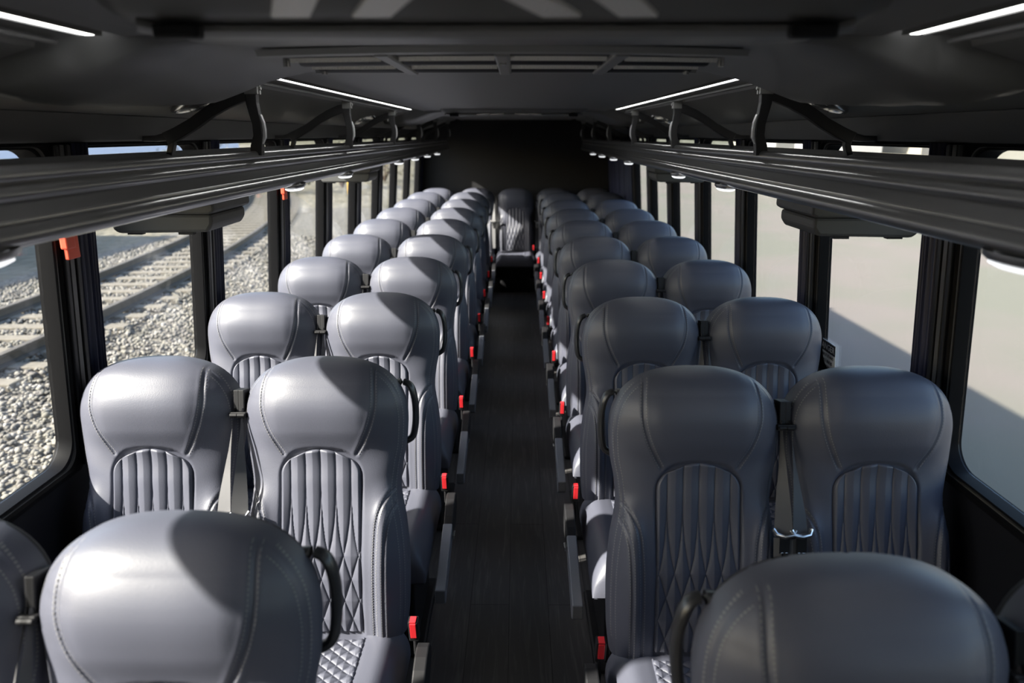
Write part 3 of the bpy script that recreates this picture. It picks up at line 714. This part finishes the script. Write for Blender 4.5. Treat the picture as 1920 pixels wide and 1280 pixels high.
# danger sticker on the right wall just above the sill
e = empty('warning_sticker', (wx(.945) + .016, 2.61, .945)); tag(e, 'white DANGER warning sticker low on the right window behind the third row headrest', 'sticker')
e.rotation_euler = (0, -math.atan(.075), 0)
MB().box(-.001, .001, -.075, .075, -.06, .06).build('sticker_sheet', M['sticker'], e)
MB().box(-.0018, -.0008, -.072, .072, .018, .057).build('header_band', M['ink'], e)
def text(body, size, z, m, par, x=-.0026):
    c = bpy.data.curves.new('lettering', 'FONT'); c.body = body; c.size = size; c.align_x = 'CENTER'; c.align_y = 'CENTER'; c.extrude = .0003
    o = bpy.data.objects.new('tmp', c); C.objects.link(o)
    dg = bpy.context.evaluated_depsgraph_get(); me = bpy.data.meshes.new_from_object(o.evaluated_get(dg)); bpy.data.objects.remove(o)
    me.materials.clear(); me.materials.append(m)
    t = bpy.data.objects.new('lettering', me); C.objects.link(t); t.parent = par
    t.location = (x, 0, z); t.rotation_euler = (math.radians(90), 0, math.radians(-90)); return t
text('DANGER', .034, .037, M['sticker'], e)
text('DO NOT STAND', .017, .004, M['ink'], e); text('WHILE BUS IS', .017, -.018, M['ink'], e); text('IN MOTION', .017, -.040, M['ink'], e)

# ------------------------------------------------------------------ outdoors
tag(MB().add([(-9.2, -30, GZ - .02), (-1.0, -30, GZ - .02), (-1.0, 26, GZ - .02), (-9.2, 26, GZ - .02)], [(0, 1, 2, 3)]).build('ground_gravel', M['gravel']), kind='structure')
tag(MB().add([(-160, -60, GZ - .04), (0.5, -60, GZ - .04), (0.5, 200, GZ - .04), (-160, 200, GZ - .04)], [(0, 1, 2, 3)]).build('ground_grass', M['dry']), kind='structure')
tag(MB().add([(-1.0, -60, GZ - .01), (160, -60, GZ - .01), (160, 200, GZ - .01), (-1.0, 200, GZ - .01)], [(0, 1, 2, 3)]).build('ground_lot', M['lot']), kind='structure')
def trk(y): return -6.33 - .0075 * max(0, y - 7) ** 2
# loose ballast stones, one object nobody could count
N = 42000
yy = 1.5 + 17 * rng.random(N) ** 1.3; xx = -2.2 - 6.6 * rng.random(N)
t_ = (1 + 5 ** .5) / 2
ico = np.array([(-1, t_, 0), (1, t_, 0), (-1, -t_, 0), (1, -t_, 0), (0, -1, t_), (0, 1, t_), (0, -1, -t_), (0, 1, -t_), (t_, 0, -1), (t_, 0, 1), (-t_, 0, -1), (-t_, 0, 1)]) / 1.9
icf = np.array([(0, 11, 5), (0, 5, 1), (0, 1, 7), (0, 7, 10), (0, 10, 11), (1, 5, 9), (5, 11, 4), (11, 10, 2), (10, 7, 6), (7, 1, 8), (3, 9, 4), (3, 4, 2), (3, 2, 6), (3, 6, 8), (3, 8, 9), (4, 9, 5), (2, 4, 11), (6, 2, 10), (8, 6, 7), (9, 8, 1)])
sc = rng.uniform(.014, .034, (N, 1, 1)) * rng.uniform(.7, 1.25, (N, 1, 3)); sc[:, :, 2] *= .75
V = ico[None] * (1 + rng.uniform(-.18, .18, (N, 12, 1))) * sc
an = rng.uniform(0, 6.28, N); c_, s_ = np.cos(an)[:, None], np.sin(an)[:, None]
Vx = V[:, :, 0] * c_ - V[:, :, 1] * s_; Vy = V[:, :, 0] * s_ + V[:, :, 1] * c_
inside = np.abs(xx - np.array([trk(v) for v in yy])) < 1.25
zz = GZ - .015 + rng.uniform(0, .03, N) + np.where(inside, .028, 0)
V = np.stack([Vx + xx[:, None], Vy + yy[:, None], V[:, :, 2] + zz[:, None]], -1).reshape(-1, 3)
Fc = (icf[None] + (np.arange(N) * 12)[:, None, None]).reshape(-1, 3)
me = bpy.data.meshes.new('ballast_stones'); me.vertices.add(len(V)); me.vertices.foreach_set('co', V.ravel())
me.loops.add(Fc.size); me.loops.foreach_set('vertex_index', Fc.ravel().astype(np.int32)); me.polygons.add(len(Fc))
me.polygons.foreach_set('loop_start', np.arange(0, Fc.size, 3, dtype=np.int32)); me.update(); me.validate(); me.materials.append(M['stones'])
st = bpy.data.objects.new('ballast_stones', me); C.objects.link(st)
tag(st, 'pale grey ballast stones lying around the railway track', 'gravel', kind='stuff')
# track
tr = empty('railway_track', (-6.33, 7, GZ)); tag(tr, 'railway track with rusty rails and timber sleepers outside the left windows', 'railway track')
tr_inv = lambda x, y, z: (x + 6.33, y - 7, z - GZ)
for off in (.72, -.72):
    prof = [(-.065, 0), (.065, 0), (.065, .015), (.012, .035), (.012, .10), (.036, .112), (.036, .145), (-.036, .145), (-.036, .112), (-.012, .10), (-.012, .035), (-.065, .015)]
    ys = np.linspace(-12, 60, 90)
    P = np.array([[tr_inv(trk(y) + off + a, y, GZ + .055 + b) for a, b in prof] for y in ys]); mb = MB(); mb.grid(P, True); mb.build('rail', M['rail'], tr)
y = -2.0
for k in range(60):
    xc = trk(y); dx = -.015 * max(0, y - 7); ang = math.atan(dx)
    o = MB().box(-1.2, 1.2, -.10, .10, -.06, .06).build('sleeper', M['wood'], tr, bevel=.01)
    o.location = tr_inv(xc, y, GZ); o.rotation_euler = (0, 0, -ang); y += .56
# sheds; the near one left of the track is added to shade the ballast edge
def shed(name, label, x0, x1, y0, y1, h, m, roofm, cat='building', doors=True):
    e = empty(name, ((x0 + x1) / 2, (y0 + y1) / 2, GZ)); tag(e, label, cat)
    hx, hy = (x1 - x0) / 2, (y1 - y0) / 2
    MB().box(-hx, hx, -hy, hy, 0, h).build('wall_body', m, e)
    MB().prism([(-hx - .2, h - .02), (0, h + hx * .12), (hx + .2, h - .02)], -hy - .2, hy + .2).build('roof', roofm, e)
    for k in range(max(1, int((y1 - y0) / 6)) if doors else 0):
        for s_ in (-1, 1):
            MB().box(s_ * hx - .04, s_ * hx + .04, -hy + 2 + 6 * k, -hy + 4.4 + 6 * k, .1, 2.6).build('shutter_door', M['framelight'], e)
    return e
shed('warehouse', 'pale lilac clad warehouse beyond the railway track on the left, added to shade the ground', -20, -13.2, 4, 16.5, 3.4, M['lilac'], M['cream'], doors=False)
shed('warehouse', 'distant pale lilac warehouse seen through the slit above the left rack', -80, -45, 40, 120, 7, M['lilac'], M['cream'], doors=False)
shed('office_building', 'long cream building along the far side of the lot on the right', 17, 30, 27, 60, 5, M['cream'], M['white'])
shed('white_building', 'white low building across the lot outside the right windows', 12.6, 15.6, 32, 41, 3.2, M['white'], M['white'])
shed('far_building', 'pale building beyond the lot seen above the right rack', 32, 44, -5, 26, 6, M['cream'], M['lilac'])
def bush(x, y, h, lab):
    e = empty('shrub', (x, y, GZ)); tag(e, lab, 'shrub', 'shrubs beyond the track')
    mb = MB()
    for k in range(700):
        a = rng.uniform(0, 6.28); r_ = h * .75 * rng.random() ** .5; z = h * (.15 + .85 * rng.random()) * (1 - (r_ / h) ** 2 * .6); c0 = Vector((math.cos(a) * r_, math.sin(a) * r_, z))
        q = [c0 + Vector(rng.uniform(-.12, .12, 3)) for _ in range(3)]; mb.add([tuple(v) for v in q], [(0, 1, 2)])
    mb.build('foliage', M['bush'], e)
    mb = MB()
    for k in range(5):
        a = k * 1.25; mb.tube([(0, 0, 0), (math.cos(a) * h * .2, math.sin(a) * h * .2, h * .4), (math.cos(a) * h * .4, math.sin(a) * h * .4, h * .8)], [.05, .04, .02], 6)
    mb.build('stem', M['trunk'], e)
for i, (x, y, h) in enumerate([(-11, 33, 2.2), (-8.6, 36, 2.4), (-15.5, 36, 2.6), (-7.4, 41, 2.5)]):
    bush(x, y, h, 'dark leafless looking shrub far behind the track, %s from the left' % ORD[i])
for i, (x, y) in enumerate(((-8.1, 31.5), (-7.3, 31.8))):
    e = empty('marker_post', (x, y, GZ)); tag(e, 'yellow marker post far outside the left windows, %s of two' % ['left', 'right'][i], 'post', 'yellow marker posts')
    MB().tube([(0, 0, 0), (0, 0, 1.5)], .07, 12).build('pole', M['yellow'], e); MB().tube([(0, 0, 1.5), (0, 0, 1.56)], [.07, .03], 12).build('cap', M['white'], e)
